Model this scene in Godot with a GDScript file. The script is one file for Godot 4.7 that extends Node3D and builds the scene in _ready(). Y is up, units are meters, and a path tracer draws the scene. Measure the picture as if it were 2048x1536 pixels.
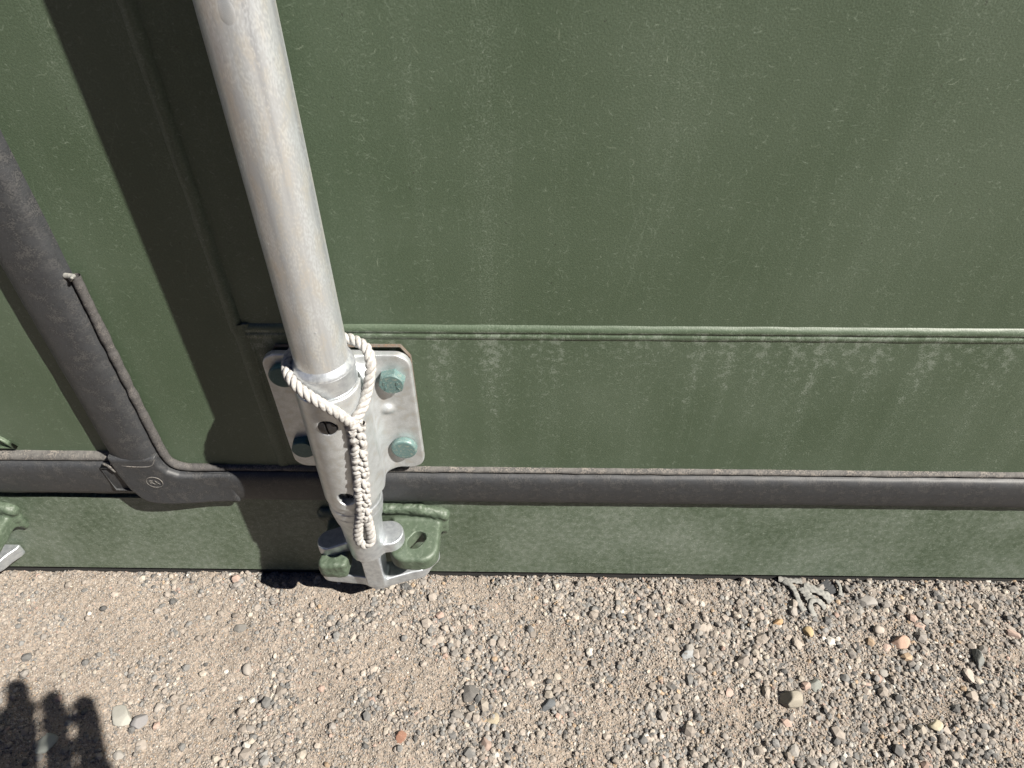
extends Node3D

const BX := -0.1075        # the locking bar's axis
const BZ := 0.0290
const KX := -0.1035        # the keeper's middle
const DROP := Vector3(0, -0.0104, -0.0110)
const TINT := Color(0.807, 0.807, 0.807)   # measured tones are those of the sunlit picture; this takes them down to base colours
const SUN := Vector3(0.6276, 0.7113, 0.3162)

var rng := RandomNumberGenerator.new()
var M := {}
var taken := {}

# ---------------------------------------------------------------- materials
func srgb(r: float, g: float, b: float) -> Color:
	return Color(r, g, b).linear_to_srgb()

func plain(r: float, g: float, b: float, rough: float, metal := 0.0) -> StandardMaterial3D:
	var m := StandardMaterial3D.new()
	m.albedo_color = srgb(r, g, b) * TINT
	m.roughness = rough
	m.metallic = metal
	return m

func noise_bytes(w: int, h: int, freq: float, seed_: int, oct := 1, type := FastNoiseLite.TYPE_SIMPLEX_SMOOTH, seamless := false) -> PackedByteArray:
	var n := FastNoiseLite.new()
	n.noise_type = type
	n.seed = seed_
	n.frequency = freq
	n.fractal_type = FastNoiseLite.FRACTAL_FBM if oct > 1 else FastNoiseLite.FRACTAL_NONE
	n.fractal_octaves = oct
	var im: Image = n.get_seamless_image(w, h) if seamless else n.get_image(w, h)
	im.convert(Image.FORMAT_L8)
	return im.get_data()

func streak_bytes(w: int, h: int, coarse: int, freq: float, seed_: int, oct := 3) -> PackedByteArray:
	var n := FastNoiseLite.new()
	n.seed = seed_
	n.frequency = freq
	n.fractal_type = FastNoiseLite.FRACTAL_FBM
	n.fractal_octaves = oct
	var im := n.get_image(w, coarse)
	im.convert(Image.FORMAT_L8)
	im.resize(w, h, Image.INTERPOLATE_CUBIC)
	return im.get_data()

func tex(data: PackedByteArray, w: int, h: int, mip := true) -> ImageTexture:
	var im := Image.create_from_data(w, h, false, Image.FORMAT_RGB8, data)
	if mip: im.generate_mipmaps()
	return ImageTexture.create_from_image(im)

func bump_tex(gray: PackedByteArray, w: int, h: int, depth: float) -> ImageTexture:
	var im := Image.create_from_data(w, h, false, Image.FORMAT_L8, gray)
	im.convert(Image.FORMAT_RGBA8)
	im.bump_map_to_normal_map(depth)
	return ImageTexture.create_from_image(im)

func sstep(a: float, b: float, x: float) -> float:
	var t := clampf((x - a) / (b - a), 0.0, 1.0)
	return t * t * (3.0 - 2.0 * t)

# a short scuff or fibre laid into an RGB picture
func stroke(d: PackedByteArray, w: int, h: int, x: float, y: float, ang: float, length: float, curl: float, c: Vector3, a: float) -> void:
	var n := int(length)
	for i in n:
		var px := int(x)
		var py := int(y)
		if px >= 0 and px < w and py >= 0 and py < h:
			var o := (py * w + px) * 3
			var k := a * (1.0 - absf(2.0 * i / n - 1.0) * 0.5)
			d[o] = int(lerpf(d[o], c.x, k))
			d[o + 1] = int(lerpf(d[o + 1], c.y, k))
			d[o + 2] = int(lerpf(d[o + 2], c.z, k))
		x += cos(ang)
		y += sin(ang)
		ang += curl

# paint on the doors and sill: 0.88 m by 0.44 m of the real surface, with the dust, scuffs and mineral runs it carries
func paint_material() -> StandardMaterial3D:
	var w := 2048
	var h := 1024
	var fine := noise_bytes(w, h, 0.42, 3)
	var mid := noise_bytes(w, h, 0.06, 4, 4)
	var big := noise_bytes(w, h, 0.004, 5, 4)
	var run := streak_bytes(w, h, 26, 0.018, 6, 4)
	var run2 := streak_bytes(w, h, 60, 0.11, 7, 2)
	var d := PackedByteArray()
	d.resize(w * h * 3)
	var dust_c := Vector3(150, 157, 149)
	for j in h:
		var y := (1.0 - float(j) / h) * 0.44
		var sill := y < 0.118
		var low := not sill and y < 0.2585
		var t := clampf((y - 0.135) / 0.121, 0.0, 1.0)
		for i in w:
			var k := j * w + i
			var rail := low and i > 655
			var f := fine[k] / 255.0 - 0.5
			var m := mid[k] / 255.0
			var b := big[k] / 255.0
			var s := run[k] / 255.0
			var s2 := run2[k] / 255.0
			var dust := 0.0
			if sill:
				dust = 0.36 + 0.40 * (m - 0.5) + 0.44 * (b - 0.5) + 0.34 * f + 0.10 * (s2 - 0.5)
			elif rail:
				dust = 0.12 + 0.20 * (b - 0.5) + 0.16 * f + 1.1 * maxf(0.0, s - 0.42) * maxf(0.0, f + 0.12)
				var res := sstep(0.80, 1.02, m * 0.85 + t * t * 0.42 + (s - 0.5) * 0.55 + f * 0.35)
				dust += 0.34 * res
			else:
				dust = 0.10 + 0.16 * (b - 0.5) + 0.12 * f + 0.9 * maxf(0.0, s - 0.46) * maxf(0.0, f + 0.10) + 0.5 * maxf(0.0, m - 0.56) * maxf(0.0, s2 - 0.42)
			dust = clampf(dust, 0.0, 0.8)
			var o := k * 3
			var v := 1.0 + 0.10 * f
			d[o] = int(clampf(lerpf(66.0 * v, dust_c.x, dust), 0, 255))
			d[o + 1] = int(clampf(lerpf(83.0 * v, dust_c.y, dust), 0, 255))
			d[o + 2] = int(clampf(lerpf(61.0 * v, dust_c.z, dust), 0, 255))
	var light := Vector3(180, 188, 178)
	for q in 75000:
		var x := rng.randf() * w
		var y := rng.randf() * h
		var m := mid[int(y) * w + int(x)] / 255.0
		var s := run[int(y) * w + int(x)] / 255.0
		var yy := (1.0 - y / h) * 0.44
		var a := 0.08 + 0.22 * rng.randf() * rng.randf() * 1.6
		var want := 0.25 + 1.1 * maxf(0.0, s - 0.45)
		if yy < 0.118:
			want = 0.95
			a += 0.16
		elif yy < 0.2585 and x > 655: want = 0.35 + 0.9 * maxf(0.0, yy - 0.19) / 0.07 * m + s * 0.3
		if rng.randf() > want: continue
		var ang := rng.randf_range(0, TAU)
		if rng.randf() < 0.45: ang = rng.randf_range(-0.5, 0.9)
		stroke(d, w, h, x, y, ang, rng.randf_range(2, 9), rng.randf_range(-0.3, 0.3), light, a)
	for q in 620:
		var x := rng.randf() * w
		var y := rng.randf() * h * 0.42
		if rng.randf() > 0.3 + run[int(y) * w + int(x)] / 255.0: continue
		stroke(d, w, h, x, y, rng.randf_range(-0.4, 2.2), 2.0 + 11.0 * pow(rng.randf(), 2.0), rng.randf_range(-0.25, 0.25), Vector3(200, 204, 190), 0.10 + 0.45 * rng.randf() * rng.randf())
	# long faint wipe marks and runs
	for q in 150:
		var x := rng.randf() * w
		var y := rng.randf() * h * 0.9
		stroke(d, w, h, x, y, rng.randf_range(1.4, 2.1), rng.randf_range(30, 130), rng.randf_range(-0.003, 0.003), light, rng.randf_range(0.05, 0.14))
	# chips
	for q in 90:
		var x := rng.randf() * w
		var y := rng.randf() * h
		stroke(d, w, h, x, y, rng.randf() * TAU, 3, 1.2, Vector3(30, 32, 24), 0.7)
	var m_ := StandardMaterial3D.new()
	m_.albedo_texture = tex(d, w, h)
	m_.albedo_color = TINT
	m_.roughness = 0.55
	m_.metallic_specular = 0.55
	m_.normal_enabled = true
	m_.normal_texture = bump_tex(noise_bytes(w, h, 0.42, 9, 2), w, h, 1.2)
	m_.normal_scale = 0.18
	return m_

# two-tone mottled surface in a square, seamless picture laid on by position
func mottled(a: Vector3, b: Vector3, c: Vector3, seed_: int, scale_: float, rough: float, metal: float, bump := 1.5, scuffs := 0, scuff_c := Vector3(200, 198, 190), w := 512, spots := Vector2(0.55, 0.68)) -> StandardMaterial3D:
	var n1 := noise_bytes(w, w, 0.012, seed_, 5, FastNoiseLite.TYPE_SIMPLEX_SMOOTH, true)
	var n2 := noise_bytes(w, w, 0.12, seed_ + 1, 2, FastNoiseLite.TYPE_SIMPLEX_SMOOTH, true)
	var n3 := noise_bytes(w, w, 0.05, seed_ + 2, 3, FastNoiseLite.TYPE_CELLULAR, true)
	var d := PackedByteArray()
	d.resize(w * w * 3)
	var hgt := PackedByteArray()
	hgt.resize(w * w)
	for k in w * w:
		var u := n1[k] / 255.0
		var v := n2[k] / 255.0
		var q := n3[k] / 255.0
		var t := sstep(0.32, 0.68, u * 0.7 + q * 0.3)
		var p := a.lerp(b, t).lerp(c, sstep(spots.x, spots.y, v * 0.45 + (1.0 - u) * 0.55))
		p *= 1.0 + 0.14 * (v - 0.5)
		d[k * 3] = int(clampf(p.x, 0, 255))
		d[k * 3 + 1] = int(clampf(p.y, 0, 255))
		d[k * 3 + 2] = int(clampf(p.z, 0, 255))
		hgt[k] = int(clampf(120 + (v - 0.5) * 150 + (q - 0.5) * 40, 0, 255))
	for q in scuffs:
		stroke(d, w, w, rng.randf() * w, rng.randf() * w, rng.randf() * TAU, rng.randf_range(3, 18), rng.randf_range(-0.15, 0.15), scuff_c, rng.randf_range(0.1, 0.45))
	var m := StandardMaterial3D.new()
	m.albedo_texture = tex(d, w, w)
	m.albedo_color = TINT
	m.roughness = rough
	m.metallic = metal
	m.uv1_triplanar = true
	m.uv1_scale = Vector3.ONE / scale_
	m.normal_enabled = true
	m.normal_texture = bump_tex(hgt, w, w, bump)
	m.normal_scale = 0.5
	return m

# the pipe: zinc with drawn-out streaks, earth in patches, pale oxide bloom
func pipe_material() -> StandardMaterial3D:
	var w := 512
	var h := 1024
	var run := streak_bytes(w, h, 40, 0.022, 31, 3)
	var run2 := streak_bytes(w, h, 90, 0.12, 32, 2)
	var fine := noise_bytes(w, h, 0.16, 33, 2)
	var blot := noise_bytes(w, h, 0.014, 34, 5)
	var earth := noise_bytes(w, h, 0.02, 35, 5)
	var d := PackedByteArray()
	d.resize(w * h * 3)
	var hgt := PackedByteArray()
	hgt.resize(w * h)
	for k in w * h:
		var s := run[k] / 255.0
		var s2 := run2[k] / 255.0
		var f := fine[k] / 255.0
		var b := blot[k] / 255.0
		var e := earth[k] / 255.0
		var p := Vector3(206, 208, 209)
		p = p.lerp(Vector3(166, 168, 172), sstep(0.42, 0.80, s * 0.75 + f * 0.25) * 0.65)
		p = p.lerp(Vector3(212, 204, 190), sstep(0.38, 0.80, e + (f - 0.5) * 0.5) * 0.45)
		p = p.lerp(Vector3(230, 236, 238), sstep(0.42, 0.84, b + (f - 0.5) * 0.9) * 0.35)
		p *= 1.0 + 0.08 * (f - 0.5)
		d[k * 3] = int(clampf(p.x, 0, 255))
		d[k * 3 + 1] = int(clampf(p.y, 0, 255))
		d[k * 3 + 2] = int(clampf(p.z, 0, 255))
		hgt[k] = int(clampf(110 + (f - 0.5) * 50 + (b - 0.5) * 25, 0, 255))
	for q in 500:
		stroke(d, w, h, rng.randf() * w, rng.randf() * h, rng.randf_range(-0.6, 2.2), rng.randf_range(3, 10), rng.randf_range(-0.2, 0.2), Vector3(235, 236, 230), rng.randf_range(0.15, 0.6))
	var m := StandardMaterial3D.new()
	m.albedo_texture = tex(d, w, h)
	m.albedo_color = TINT
	m.roughness = 0.40
	m.metallic = 0.7
	m.normal_enabled = true
	m.normal_texture = bump_tex(hgt, w, h, 2.0)
	m.normal_scale = 0.45
	return m

func soil_material() -> StandardMaterial3D:
	var w := 1024
	var n1 := noise_bytes(w, w, 0.006, 51, 5, FastNoiseLite.TYPE_SIMPLEX_SMOOTH, true)
	var n2 := noise_bytes(w, w, 0.09, 52, 3, FastNoiseLite.TYPE_SIMPLEX_SMOOTH, true)
	var n3 := noise_bytes(w, w, 0.20, 53, 1, FastNoiseLite.TYPE_CELLULAR, true)
	var d := PackedByteArray()
	d.resize(w * w * 3)
	var hgt := PackedByteArray()
	hgt.resize(w * w)
	for k in w * w:
		var a := n1[k] / 255.0
		var b := n2[k] / 255.0
		var c := n3[k] / 255.0
		var p := Vector3(142, 131, 120).lerp(Vector3(162, 150, 138), a)
		p *= 0.80 + 0.40 * b
		p = p.lerp(Vector3(120, 112, 103), 0.35 * c)
		d[k * 3] = int(clampf(p.x, 0, 255))
		d[k * 3 + 1] = int(clampf(p.y, 0, 255))
		d[k * 3 + 2] = int(clampf(p.z, 0, 255))
		hgt[k] = int(clampf(255.0 * (0.55 * b + 0.45 * (1.0 - c)), 0, 255))
	var m := StandardMaterial3D.new()
	m.albedo_texture = tex(d, w, w)
	m.albedo_color = TINT
	m.roughness = 0.97
	m.metallic_specular = 0.2
	m.normal_enabled = true
	m.normal_texture = bump_tex(hgt, w, w, 3.0)
	m.normal_scale = 0.8
	return m

# ---------------------------------------------------------------- nodes
func numbered(called: String) -> String:
	taken[called] = taken.get(called, -1) + 1
	return called if taken[called] == 0 else "%s_%03d" % [called, taken[called]]

func tag(o: Node, label := "", category := "", group := "", kind := "") -> Node:
	if label: o.set_meta("label", label)
	if category: o.set_meta("category", category)
	if group: o.set_meta("group", group)
	if kind: o.set_meta("kind", kind)
	return o

func base(called: String, at := Vector3.ZERO) -> Node3D:
	var o := Node3D.new()
	o.name = numbered(called)
	add_child(o)
	o.position = at
	return o

func put(called: String, mesh: Mesh, mat: Material, parent: Node = null, at := Vector3.ZERO) -> MeshInstance3D:
	var o := MeshInstance3D.new()
	o.mesh = mesh
	o.material_override = mat
	if parent == null:
		o.name = numbered(called)
		add_child(o)
	else:
		o.name = called
		parent.add_child(o, true)
	o.position = at
	return o

# ---------------------------------------------------------------- shapes
func arrays_mesh(v: PackedVector3Array, n: PackedVector3Array, uv: PackedVector2Array, idx: PackedInt32Array) -> ArrayMesh:
	var a := []
	a.resize(Mesh.ARRAY_MAX)
	a[Mesh.ARRAY_VERTEX] = v
	if n.size() == v.size(): a[Mesh.ARRAY_NORMAL] = n
	if uv.size() == v.size(): a[Mesh.ARRAY_TEX_UV] = uv
	a[Mesh.ARRAY_INDEX] = idx
	var m := ArrayMesh.new()
	m.add_surface_from_arrays(Mesh.PRIMITIVE_TRIANGLES, a)
	return m

# one grid of points (rows x cols) as a smooth surface
func grid_mesh(pts: Array, cols: int, uvs: PackedVector2Array, closed := false) -> ArrayMesh:
	var rows := pts.size() / cols
	var v := PackedVector3Array(pts)
	var n := PackedVector3Array()
	n.resize(v.size())
	var idx := PackedInt32Array()
	for r in rows - 1:
		for c in cols - 1:
			var a := r * cols + c
			var q := [a, a + 1, a + cols, a + 1, a + cols + 1, a + cols]
			for t in [0, 3]:
				var fn: Vector3 = (v[q[t + 2]] - v[q[t]]).cross(v[q[t + 1]] - v[q[t]])
				for e in 3:
					idx.append(q[t + e])
					n[q[t + e]] += fn
	if closed:
		for r in rows:
			var s := n[r * cols] + n[r * cols + cols - 1]
			n[r * cols] = s
			n[r * cols + cols - 1] = s
	for k in n.size(): n[k] = n[k].normalized()
	return arrays_mesh(v, n, uvs, idx)

# a lathe round the y axis; profile of (radius, y); uv runs once round and along the height
func lathe(profile: Array, seg: int, vscale := 1.0) -> ArrayMesh:
	var pts := []
	var uv := PackedVector2Array()
	for p: Vector2 in profile:
		for s in seg + 1:
			var a := TAU * s / seg
			pts.append(Vector3(sin(a) * p.x, p.y, cos(a) * p.x))
			uv.append(Vector2(float(s) / seg, -p.y * vscale))
	return grid_mesh(pts, seg + 1, uv, true)

func tube(path: Array, radius: Callable, sides: int) -> ArrayMesh:
	var pts := []
	var uv := PackedVector2Array()
	var up := Vector3(0.3, 0.5, 0.8).normalized()
	var run := 0.0
	for i in path.size():
		var t: Vector3 = (path[mini(i + 1, path.size() - 1)] - path[maxi(i - 1, 0)]).normalized()
		up = (up - t * up.dot(t)).normalized()
		var side := t.cross(up)
		var r: float = radius.call(float(i) / (path.size() - 1))
		if i > 0: run += path[i].distance_to(path[i - 1])
		for s in sides + 1:
			var a := TAU * s / sides
			pts.append(path[i] + (up * cos(a) + side * sin(a)) * r)
			uv.append(Vector2(float(s) / sides, run / 0.02))
	return grid_mesh(pts, sides + 1, uv, true)

func smooth_path(p: Array, n: int) -> Array:
	var c := Curve3D.new()
	for i in p.size():
		var t: Vector3 = (p[mini(i + 1, p.size() - 1)] - p[maxi(i - 1, 0)]) / 6.0
		c.add_point(p[i], -t, t)
	c.bake_interval = 0.0004
	var out := []
	for i in n: out.append(c.sample_baked(c.get_baked_length() * i / (n - 1), true))
	return out

func wall_uv(p: Vector3) -> Vector2:
	return Vector2((p.x + 0.44) / 0.88, 1.0 - p.y / 0.44)

# the paint's picture covers the lowest 0.43 m; above that and beyond its sides the wall goes on with it mirrored
func folded(p: Vector3, row: int, col: int) -> Vector2:
	var q := p
	if row >= 0:
		var t := p.y - 0.43 - 0.16 * row
		q.y = 0.43 - t if row % 2 == 0 else 0.27 + t
	if col != 0: q.x = 0.88 * col - p.x
	return wall_uv(q)

# a plain box whose faces carry the wall's own layout
func slab(st: SurfaceTool, lo: Vector3, hi: Vector3, row: int, col: int) -> void:
	var c := []
	for k in 8: c.append(Vector3(hi.x if k & 1 else lo.x, hi.y if k & 2 else lo.y, hi.z if k & 4 else lo.z))
	var mid := (lo + hi) / 2
	for f in [[4, 5, 7, 6], [1, 0, 2, 3], [5, 1, 3, 7], [0, 4, 6, 2], [6, 7, 3, 2], [0, 1, 5, 4]]:
		var n: Vector3 = ((c[f[0]] + c[f[2]]) / 2 - mid).normalized()
		for t in [0, 2, 1, 0, 3, 2]:
			st.set_normal(n)
			var p: Vector3 = c[f[t]]
			st.set_uv(folded(p, row, col) + Vector2(p.z * n.x, p.z * n.y))
			st.add_vertex(p)

func boxes(list: Array) -> ArrayMesh:
	var st := SurfaceTool.new()
	st.begin(Mesh.PRIMITIVE_TRIANGLES)
	for b in list:
		var ys := [b[0].y]
		for k in 20:
			var y := 0.43 + 0.16 * k
			if y > b[0].y and y < b[1].y: ys.append(y)
		ys.append(b[1].y)
		var xs := [b[0].x]
		for x in [-0.44, 0.44]:
			if x > b[0].x and x < b[1].x: xs.append(x)
		xs.append(b[1].x)
		for i in ys.size() - 1:
			for j in xs.size() - 1:
				var my: float = (ys[i] + ys[i + 1]) / 2
				var mx: float = (xs[j] + xs[j + 1]) / 2
				slab(st, Vector3(xs[j], ys[i], b[0].z), Vector3(xs[j + 1], ys[i + 1], b[1].z), -1 if my < 0.43 else int((my - 0.43) / 0.16), 0 if absf(mx) < 0.44 else 1 if mx > 0 else -1)
	return st.commit()

# a profile (across, out) drawn along a straight line, with some waver
func strip(profile: Array, from: Vector3, to: Vector3, across: Vector3, n: int, waver: float, seed_: int, wall := true) -> ArrayMesh:
	var fn := FastNoiseLite.new()
	fn.seed = seed_
	fn.frequency = 34.0
	fn.fractal_octaves = 3
	var pts := []
	var uv := PackedVector2Array()
	for i in n + 1:
		var p := from.lerp(to, float(i) / n)
		var dir := (to - from).normalized()
		for j in profile.size():
			var q: Vector2 = profile[j]
			var w1 := fn.get_noise_2d(p.dot(dir) * 1.0, j * 0.35) * waver
			var w2 := fn.get_noise_2d(p.dot(dir) * 1.0 + 9.0, j * 0.35) * waver
			var pt := p + across * (q.x + w1) + Vector3(0, 0, q.y + w2 * 0.7)
			pts.append(pt)
			uv.append(wall_uv(pt))
	return grid_mesh(pts, profile.size(), uv)

# an outline in x and y with a rounded front edge, from z0 to z1
func bevelled(poly: Array, z0: float, z1: float, bevel: float) -> ArrayMesh:
	var n := poly.size()
	var p2 := PackedVector2Array(poly)
	var area := 0.0
	for i in n: area += p2[i].cross(p2[(i + 1) % n])
	if area < 0: p2.reverse()
	var inward := PackedVector2Array()
	for i in n:
		var a := (p2[i] - p2[(i + n - 1) % n]).normalized()
		var b := (p2[(i + 1) % n] - p2[i]).normalized()
		var m := (Vector2(-a.y, a.x) + Vector2(-b.y, b.x)).normalized()
		inward.append(m / maxf(0.5, m.dot(Vector2(-a.y, a.x))))
	var pts := []
	var uv := PackedVector2Array()
	for ring in 6:
		for i in n + 1:
			var k := i % n
			var q := p2[k]
			var z := z0
			if ring > 0:
				var a := (ring - 1) / 4.0 * PI / 2
				q += inward[k] * bevel * (1.0 - cos(a))
				z = z1 - bevel + bevel * sin(a)
			var pt := Vector3(q.x, q.y, z)
			pts.append(pt)
			uv.append(wall_uv(pt))
	var side := grid_mesh(pts, n + 1, uv, true)
	var st := SurfaceTool.new()
	st.begin(Mesh.PRIMITIVE_TRIANGLES)
	st.append_from(side, 0, Transform3D.IDENTITY)
	var top := PackedVector2Array()
	for i in n: top.append(p2[i] + inward[i] * bevel)
	var tri := Geometry2D.triangulate_polygon(top)
	for k in range(0, tri.size(), 3):
		for e in [0, 2, 1]:
			var q := top[tri[k + e]]
			st.set_normal(Vector3(0, 0, 1))
			st.set_uv(wall_uv(Vector3(q.x, q.y, 0)))
			st.add_vertex(Vector3(q.x, q.y, z1))
	return st.commit()

# ---------------------------------------------------------------- solids from distance fields, meshed as surface nets
func smin(a: float, b: float, k: float) -> float:
	var h := maxf(k - absf(a - b), 0.0) / k
	return minf(a, b) - h * h * k * 0.25

func box3(p: Vector3, c: Vector3, half: Vector3, r: float) -> float:
	var q := (p - c).abs() - half + Vector3(r, r, r)
	return q.max(Vector3.ZERO).length() + minf(maxf(q.x, maxf(q.y, q.z)), 0.0) - r

func capsule(p: Vector3, a: Vector3, b: Vector3, ra: float, rb: float) -> float:
	var ab := b - a
	var t := clampf((p - a).dot(ab) / ab.length_squared(), 0.0, 1.0)
	return (p - a - ab * t).length() - lerpf(ra, rb, t)

func extrude(d2: float, h: float, r: float) -> float:
	var a := d2 + r
	var b := h + r
	return minf(maxf(a, b), 0.0) + Vector2(maxf(a, 0), maxf(b, 0)).length() - r

func seg2(p: Vector2, a: Vector2, b: Vector2) -> float:
	var ab := b - a
	return (p - a - ab * clampf((p - a).dot(ab) / ab.length_squared(), 0.0, 1.0)).length()

func poly2(p: Vector2, v: PackedVector2Array) -> float:
	var d := 1e9
	var inside := false
	var j := v.size() - 1
	for i in v.size():
		d = minf(d, seg2(p, v[i], v[j]))
		if (v[i].y > p.y) != (v[j].y > p.y) and p.x < (v[j].x - v[i].x) * (p.y - v[i].y) / (v[j].y - v[i].y) + v[i].x: inside = not inside
		j = i
	return -d if inside else d

func rbox2(p: Vector2, half: Vector2, r: float) -> float:
	var q := p.abs() - half + Vector2(r, r)
	return q.max(Vector2.ZERO).length() + minf(maxf(q.x, q.y), 0.0) - r

func net(f: Callable, lo: Vector3, hi: Vector3, c: float) -> ArrayMesh:
	var nx := int((hi.x - lo.x) / c) + 2
	var ny := int((hi.y - lo.y) / c) + 2
	var nz := int((hi.z - lo.z) / c) + 2
	var vals := PackedFloat32Array()
	vals.resize(nx * ny * nz)
	# blocks of 4 x 4 x 4 that the surface cannot reach are filled from their middle
	for bz in range(0, nz, 4):
		for by in range(0, ny, 4):
			for bx in range(0, nx, 4):
				var mid: float = f.call(lo + Vector3(bx + 1.5, by + 1.5, bz + 1.5) * c)
				var far := absf(mid) > c * 5.0
				for z in range(bz, mini(bz + 4, nz)):
					for y in range(by, mini(by + 4, ny)):
						for x in range(bx, mini(bx + 4, nx)):
							vals[(z * ny + y) * nx + x] = mid if far else f.call(lo + Vector3(x, y, z) * c)
	var sx := 1
	var sy := nx
	var sz := nx * ny
	var offs := [0, sx, sy, sx + sy, sz, sx + sz, sy + sz, sx + sy + sz]
	var edges := [[0, 1], [2, 3], [4, 5], [6, 7], [0, 2], [1, 3], [4, 6], [5, 7], [0, 4], [1, 5], [2, 6], [3, 7]]
	var at := PackedInt32Array()
	at.resize(nx * ny * nz)
	at.fill(-1)
	var v := PackedVector3Array()
	var n := PackedVector3Array()
	for z in nz - 1:
		for y in ny - 1:
			for x in nx - 1:
				var o := x + y * sy + z * sz
				var inside := 0
				for e in 8:
					if vals[o + offs[e]] < 0.0: inside += 1
				if inside == 0 or inside == 8: continue
				var sum := Vector3.ZERO
				var cnt := 0
				for e in edges:
					var a := vals[o + offs[e[0]]]
					var b := vals[o + offs[e[1]]]
					if (a < 0.0) == (b < 0.0): continue
					var t := a / (a - b)
					var pa := Vector3(e[0] & 1, (e[0] >> 1) & 1, e[0] >> 2)
					var pb := Vector3(e[1] & 1, (e[1] >> 1) & 1, e[1] >> 2)
					sum += pa.lerp(pb, t)
					cnt += 1
				at[o] = v.size()
				var pt := lo + (Vector3(x, y, z) + sum / cnt) * c
				var e1 := c * 0.6
				v.append(pt)
				n.append(Vector3(f.call(pt + Vector3(e1, 0, 0)) - f.call(pt - Vector3(e1, 0, 0)), f.call(pt + Vector3(0, e1, 0)) - f.call(pt - Vector3(0, e1, 0)), f.call(pt + Vector3(0, 0, e1)) - f.call(pt - Vector3(0, 0, e1))).normalized())
	var idx := PackedInt32Array()
	for z in range(1, nz - 1):
		for y in range(1, ny - 1):
			for x in range(1, nx - 1):
				var o := x + y * sy + z * sz
				var a := vals[o] < 0.0
				for ax in 3:
					var step: int = [sx, sy, sz][ax]
					if a == (vals[o + step] < 0.0): continue
					var u: int = [sy, sz, sx][ax]
					var w: int = [sz, sx, sy][ax]
					var q := [at[o], at[o - u], at[o - u - w], at[o - w]]
					if q.min() < 0: continue
					if a: q.reverse()
					for e in [0, 1, 2, 0, 2, 3]: idx.append(q[e])
	return arrays_mesh(v, n, PackedVector2Array(), idx)

# ---------------------------------------------------------------- ground
var gn := FastNoiseLite.new()
var gn2 := FastNoiseLite.new()
func ground_height(x: float, z: float) -> float:
	var y := gn.get_noise_2d(x, z) * 0.0035 + gn2.get_noise_2d(x, z) * 0.0016
	y *= 1.0 - 0.8 * sstep(1.5, 4.0, absf(x) + absf(z))
	y -= 0.0035 * (1.0 - sstep(-0.006, 0.006, z + gn2.get_noise_2d(x * 0.7, 4.0) * 0.006))
	return y

func axis_points(lo: float, hi: float, step: float, far: float) -> Array:
	var p := []
	var x := lo
	while x < hi + step * 0.5:
		p.append(x)
		x += step
	var s := step
	while p[0] > -far:
		s *= 1.35
		p.insert(0, p[0] - s)
	s = step
	while p[-1] < far:
		s *= 1.35
		p.append(p[-1] + s)
	return p

func ico(sub: int) -> Array:
	var t := (1.0 + sqrt(5.0)) / 2.0
	var v := []
	for q in [[-1, t, 0], [1, t, 0], [-1, -t, 0], [1, -t, 0], [0, -1, t], [0, 1, t], [0, -1, -t], [0, 1, -t], [t, 0, -1], [t, 0, 1], [-t, 0, -1], [-t, 0, 1]]:
		v.append(Vector3(q[0], q[1], q[2]).normalized())
	var f := [[0, 11, 5], [0, 5, 1], [0, 1, 7], [0, 7, 10], [0, 10, 11], [1, 5, 9], [5, 11, 4], [11, 10, 2], [10, 7, 6], [7, 1, 8], [3, 9, 4], [3, 4, 2], [3, 2, 6], [3, 6, 8], [3, 8, 9], [4, 9, 5], [2, 4, 11], [6, 2, 10], [8, 6, 7], [9, 8, 1]]
	for s in sub:
		var nf := []
		var mids := {}
		for q in f:
			var m := []
			for e in 3:
				var a: int = q[e]
				var b: int = q[(e + 1) % 3]
				var key := Vector2i(mini(a, b), maxi(a, b))
				if not mids.has(key):
					mids[key] = v.size()
					v.append(((v[a] + v[b]) / 2).normalized())
				m.append(mids[key])
			nf.append_array([[q[0], m[0], m[2]], [q[1], m[1], m[0]], [q[2], m[2], m[1]], [m[0], m[1], m[2]]])
		f = nf
	return [v, f]

# a pebble: a ball knocked into facets
func rock(sub: int, cuts: int, flat: bool, depth := 0.62) -> ArrayMesh:
	var b := ico(sub)
	var v: Array = b[0]
	for q in cuts:
		var n := Vector3(rng.randfn(), rng.randfn(), rng.randfn()).normalized()
		var d := rng.randf_range(depth, 0.95)
		for k in v.size():
			var p: Vector3 = v[k]
			if p.dot(n) > d: v[k] = p - n * (p.dot(n) - d) * 0.92
	for k in v.size(): v[k] = v[k] * (1.0 + rng.randf_range(-0.05, 0.05) * (1.0 if sub < 2 else 0.5 if sub > 2 else 0.35))
	var st := SurfaceTool.new()
	st.begin(Mesh.PRIMITIVE_TRIANGLES)
	st.set_smooth_group(-1 if flat else 0)
	for f in b[1]:
		for e in [0, 2, 1]: st.add_vertex(v[f[e]])
	if not flat: st.index()
	st.generate_normals()
	return st.commit()

const TONES := [[0.33, 0.292, 0.255], [0.39, 0.342, 0.295], [0.29, 0.268, 0.245], [0.25, 0.245, 0.235], [0.15, 0.147, 0.142], [0.44, 0.395, 0.335], [0.54, 0.51, 0.46], [0.42, 0.315, 0.22], [0.41, 0.305, 0.255], [0.12, 0.12, 0.118]]
const ODDS := [0.28, 0.54, 0.69, 0.78, 0.84, 0.91, 0.94, 0.965, 0.988, 1.0]
func tone(grey: float) -> Color:
	var r := rng.randf()
	if rng.randf() < grey: r = rng.randf_range(0.54, 0.86)
	var k := 0
	while ODDS[k] < r: k += 1
	var v := rng.randf_range(0.66, 1.08)
	return Color(TONES[k][0] * v, TONES[k][1] * v, TONES[k][2] * v)

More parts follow.
